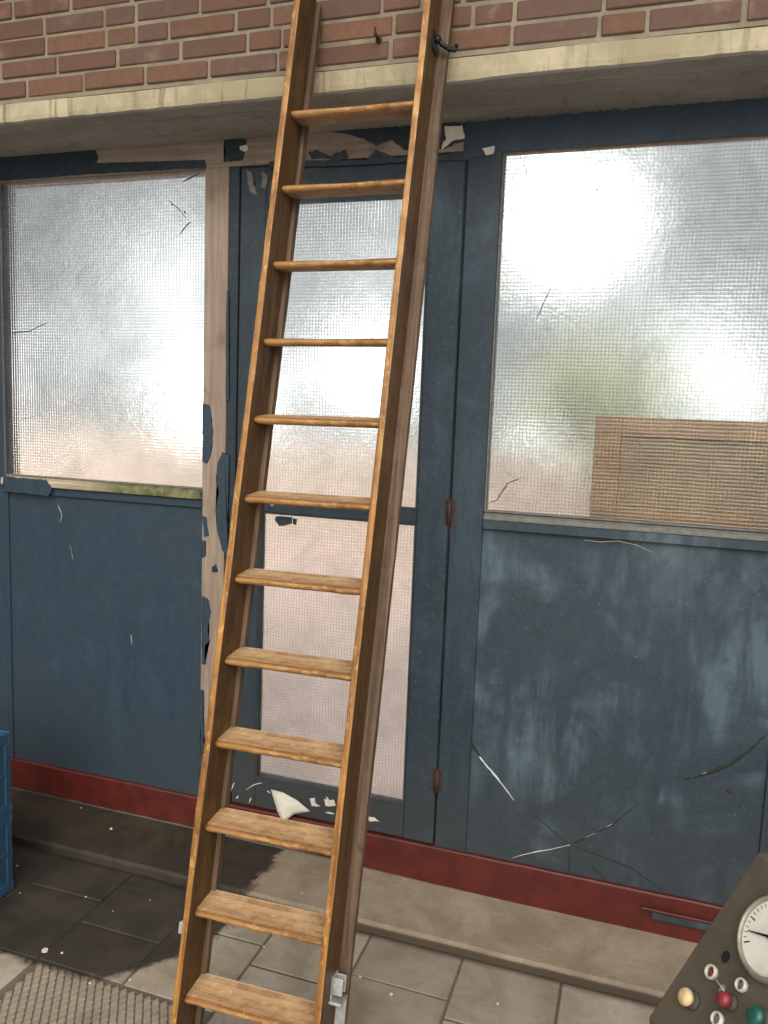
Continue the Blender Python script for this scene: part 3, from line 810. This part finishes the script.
# ------------------------------------------------------------------ small things
p = on_wall(379, 40, YB)
b = MB(); b.tube([(p.x, YB+.01, p.z), (p.x, YB-.018, p.z), (p.x-.002, YB-.024, p.z+.004), (p.x-.003, YB-.025, p.z+.020)], [.004, .004, .0035, .0025], 8)
b.lathe([(.008, 0), (.008, .003), (.004, .005)], 12, Matrix.Translation((p.x, YB-.0005, p.z)) @ Matrix.Rotation(math.pi/2, 4, 'X'))
tag(b.build('wall_hook', M['rust']), 'small rusty hook fixed in the brick wall', 'hook')
chips = [(45, 951, .011), (111, 829, .008), (62, 953, .005), (85, 858, .004), (17, 866, .004), (86, 897, .004), (33, 843, .005), (81, 808, .004), (264, 947, .005), (302, 893, .004), (113, 911, .003), (240, 890, .003), (150, 900, .003), (20, 893, .003), (130, 1000-20, .005), (90, 983, .005)]
dry = [(360, 977, .005), (391, 994, .006), (528, 969, .005), (391, 995, .005), (498, 1004, .005), (612, 900, .003), (405, 880, .003)]
def chip(x, y, s, label, group):
    z = ZT+.003 if on_floor(x, y, ZT).y > -.255 else .0012
    c = on_floor(x, y, z); b = MB(); n = 7; a0 = random.random()*6
    pts = [Vector((math.cos(a0+6.283*i/n)*s*random.uniform(.5, 1), math.sin(a0+6.283*i/n)*s*random.uniform(.5, 1), 0)) for i in range(n)]
    b.prism(pts, (0, 0, s*.3)); o = b.build('paint_chip', M['flake']); o.location = c; tag(o, label, 'chip', group)
for x, y, s in chips: chip(x, y, s, 'white paint chip lying on the dark damp ground', 'chips on the damp ground')
for x, y, s in dry: chip(x, y, s, 'tiny pale chip lying on the dry grey ground', 'chips on the dry ground')
def stalk(pts, label):
    P = [on_wall(x, y, -.012) for x, y in pts]
    tag(MB().tube(P, .0011, 6).build('dry_stalk', M['stalk']), label, 'stalk')
stalk([(584, 540), (600, 542), (618, 541), (636, 545), (652, 552)], 'long dry straw stalk caught on the rail under the wide window')

# ------------------------------------------------------------------ outside, beyond the glass
tag(MB().box(-9, 8, .3, 14, -.15, .0).build('ground_yard', M['yard']), 'pinkish paved yard seen blurred through the glass', 'yard', kind='structure')
def framed_panel():
    a = on_wall(597, 416, .075); z1 = a.z; x0 = a.x; x1 = .75; z0 = 1.10; Y = .048
    root = tag(empty('framed_panel', (x0, Y, z0)), 'brown wooden framed panel standing outside the wide window', 'panel')
    def B(name, X0, X1, Y0, Y1, Z0, Z1, mat):
        return MB().box(X0-x0, X1-x0, Y0-Y, Y1-Y, Z0-z0, Z1-z0, 0, .002).build(name, mat, root)
    wS = on_wall(621, 440, .06).x - x0; tS = z1 - on_wall(640, 437, .06).z; bS = on_wall(640, 508, .06).z - z0
    B('stile', x0, x0+wS, Y, Y+.03, z0, z1, M['frame_wood']); B('stile', x1-wS, x1, Y, Y+.03, z0, z1, M['frame_wood'])
    B('rail', x0+wS, x1-wS, Y, Y+.03, z1-tS, z1, M['frame_wood']); B('rail', x0+wS, x1-wS, Y, Y+.03, z0, z0+bS, M['frame_wood'])
    B('infill', x0+wS, x1-wS, Y+.014, Y+.02, z0+bS, z1-tS, M['frame_panel'])
framed_panel()
tag(MB().box(-.50, 1.0, .04, .28, 1.06, 1.0985).build('sill_outside', M['soffit']), 'concrete ledge outside below the wide window', 'ledge', kind='structure')
tag(MB().box(-9, 8, 5.2, 5.4, -.05, 1.15).build('wall_garden', M['gwall']), 'pale garden wall seen blurred through the glass', 'wall', kind='structure')
def shrub(x, y, h, r, label, seed):
    rnd = random.Random(seed); root = tag(empty('shrub', (x, y, 0)), label, 'shrub', 'shrubs beyond the glass')
    b = MB()
    for i in range(900):
        d = Vector((rnd.gauss(0, 1), rnd.gauss(0, 1), rnd.gauss(0, 1))).normalized() * min(1, abs(rnd.gauss(.55, .35)))
        c = Vector((d.x*r, d.y*r, h*.70 + d.z*h*.26)); s = rnd.uniform(.05, .10)
        u = Vector((rnd.gauss(0, 1), rnd.gauss(0, 1), rnd.gauss(0, 1))).normalized(); v = u.orthogonal().normalized()
        b.bm.faces.new([b.bm.verts.new(c + q) for q in (-u*s, v*s*.5, u*s, -v*s*.5)])
    b.build('foliage', M['leaf'], root, fix=False)
    MB().tube([(0, 0, 0), (.02, 0, h*.5), (0, .02, h*.75)], [.04, .03, .02], 8).build('stem', M['stem'], root)
shrub(-.40, 4.0, 2.35, .75, 'green shrub blurred behind the wide window, nearer the door', 1)
shrub(1.35, 3.8, 1.95, .6, 'green shrub blurred above the framed panel', 2)

# ------------------------------------------------------------------ sky
wd = bpy.data.worlds.new('sky'); S.world = wd; wd.use_nodes = True
t = wd.node_tree; t.nodes.clear()
def wn(typ, ins=None, **kw):
    nd = t.nodes.new(typ)
    for k_, v in kw.items(): setattr(nd, k_, v)
    for k_, v in (ins or {}).items():
        s = nd.inputs[k_]
        if isinstance(v, bpy.types.NodeSocket): t.links.new(v, s)
        else: s.default_value = v
    return nd
def wm(op, a, b=0.0, clamp=False): return wn('ShaderNodeMath', {0: a, 1: b}, operation=op, use_clamp=clamp).outputs[0]
dirv = wn('ShaderNodeTexCoord').outputs['Generated']
sp = wn('ShaderNodeSeparateXYZ', {0: dirv})
def lobe(v, power, gain):
    d = wn('ShaderNodeVectorMath', {0: dirv, 1: Vector(v).normalized()}, operation='DOT_PRODUCT').outputs['Value']
    return wm('MULTIPLY', wm('POWER', wm('MAXIMUM', d, 0.0), power), gain)
cl = wn('ShaderNodeTexNoise', {'Vector': dirv, 'Scale': 3.2, 'Detail': 4.0}).outputs[0]
front = wn('ShaderNodeMapRange', {0: sp.outputs[1], 1: -.15, 2: .25}, interpolation_type='SMOOTHSTEP').outputs[0]
SKY_FRONT, SKY_BACK = .39, 1.0
cool = wm('MULTIPLY', front, wm('MULTIPLY', wn('ShaderNodeMapRange', {0: cl, 1: .3, 2: .7, 3: .7, 4: 1.3}).outputs[0], SKY_FRONT))
hots = 0.0
for (px_, py_), p_, g_ in (((560, 185), 420, 7.0), ((178, 402), 700, 9.0), ((345, 360), 500, 4.5), ((560, 440), 600, 4.0), ((130, 245), 260, 1.4), ((45, 320), 300, .5), ((385, 240), 300, .35), ((690, 335), 500, 1.2), ((740, 390), 500, 1.5)):
    hots = wm('ADD', hots, lobe(ray(px_, py_), p_, g_))
hots = wm('ADD', hots, lobe((0, .5, .85), 12, 3.0))
backl = wm('MULTIPLY', wm('SUBTRACT', 1.0, front), SKY_BACK)
warm = lobe((.20, -.78, .58), 10, 7.5)
def col(c, f):
    return wn('ShaderNodeVectorMath', {0: c, 'Scale': f}, operation='SCALE').outputs[0]
s1 = wn('ShaderNodeVectorMath', {0: col((.95, 1.0, 1.06), cool), 1: col((1.0, 1.0, .99), hots)}, operation='ADD').outputs[0]
s2 = wn('ShaderNodeVectorMath', {0: col((1.0, .98, .95), backl), 1: col((1.0, .95, .86), warm)}, operation='ADD').outputs[0]
tot = wn('ShaderNodeVectorMath', {0: s1, 1: s2}, operation='ADD').outputs[0]
bg = wn('ShaderNodeBackground', {'Color': tot, 'Strength': 1.0})
t.links.new(bg.outputs[0], wn('ShaderNodeOutputWorld').inputs[0])

# ------------------------------------------------------------------ camera and view
cd = bpy.data.cameras.new('camera'); co = bpy.data.objects.new('camera', cd); COL.objects.link(co)
co.matrix_world = Matrix(((R_.x, U_.x, -F_.x, CAM.x), (R_.y, U_.y, -F_.y, CAM.y), (R_.z, U_.z, -F_.z, CAM.z), (0, 0, 0, 1)))
cd.sensor_fit = 'VERTICAL'; cd.sensor_height = 24; cd.lens = F_PX/H_PX*24
cd.clip_start = .02; S.camera = co
S.view_settings.view_transform = 'Standard'; S.view_settings.look = 'None'
S.view_settings.gamma = 1; S.view_settings.exposure = 0; S.view_settings.use_curve_mapping = False
S.cycles.max_bounces = 12; S.cycles.transmission_bounces = 12; S.cycles.diffuse_bounces = 5
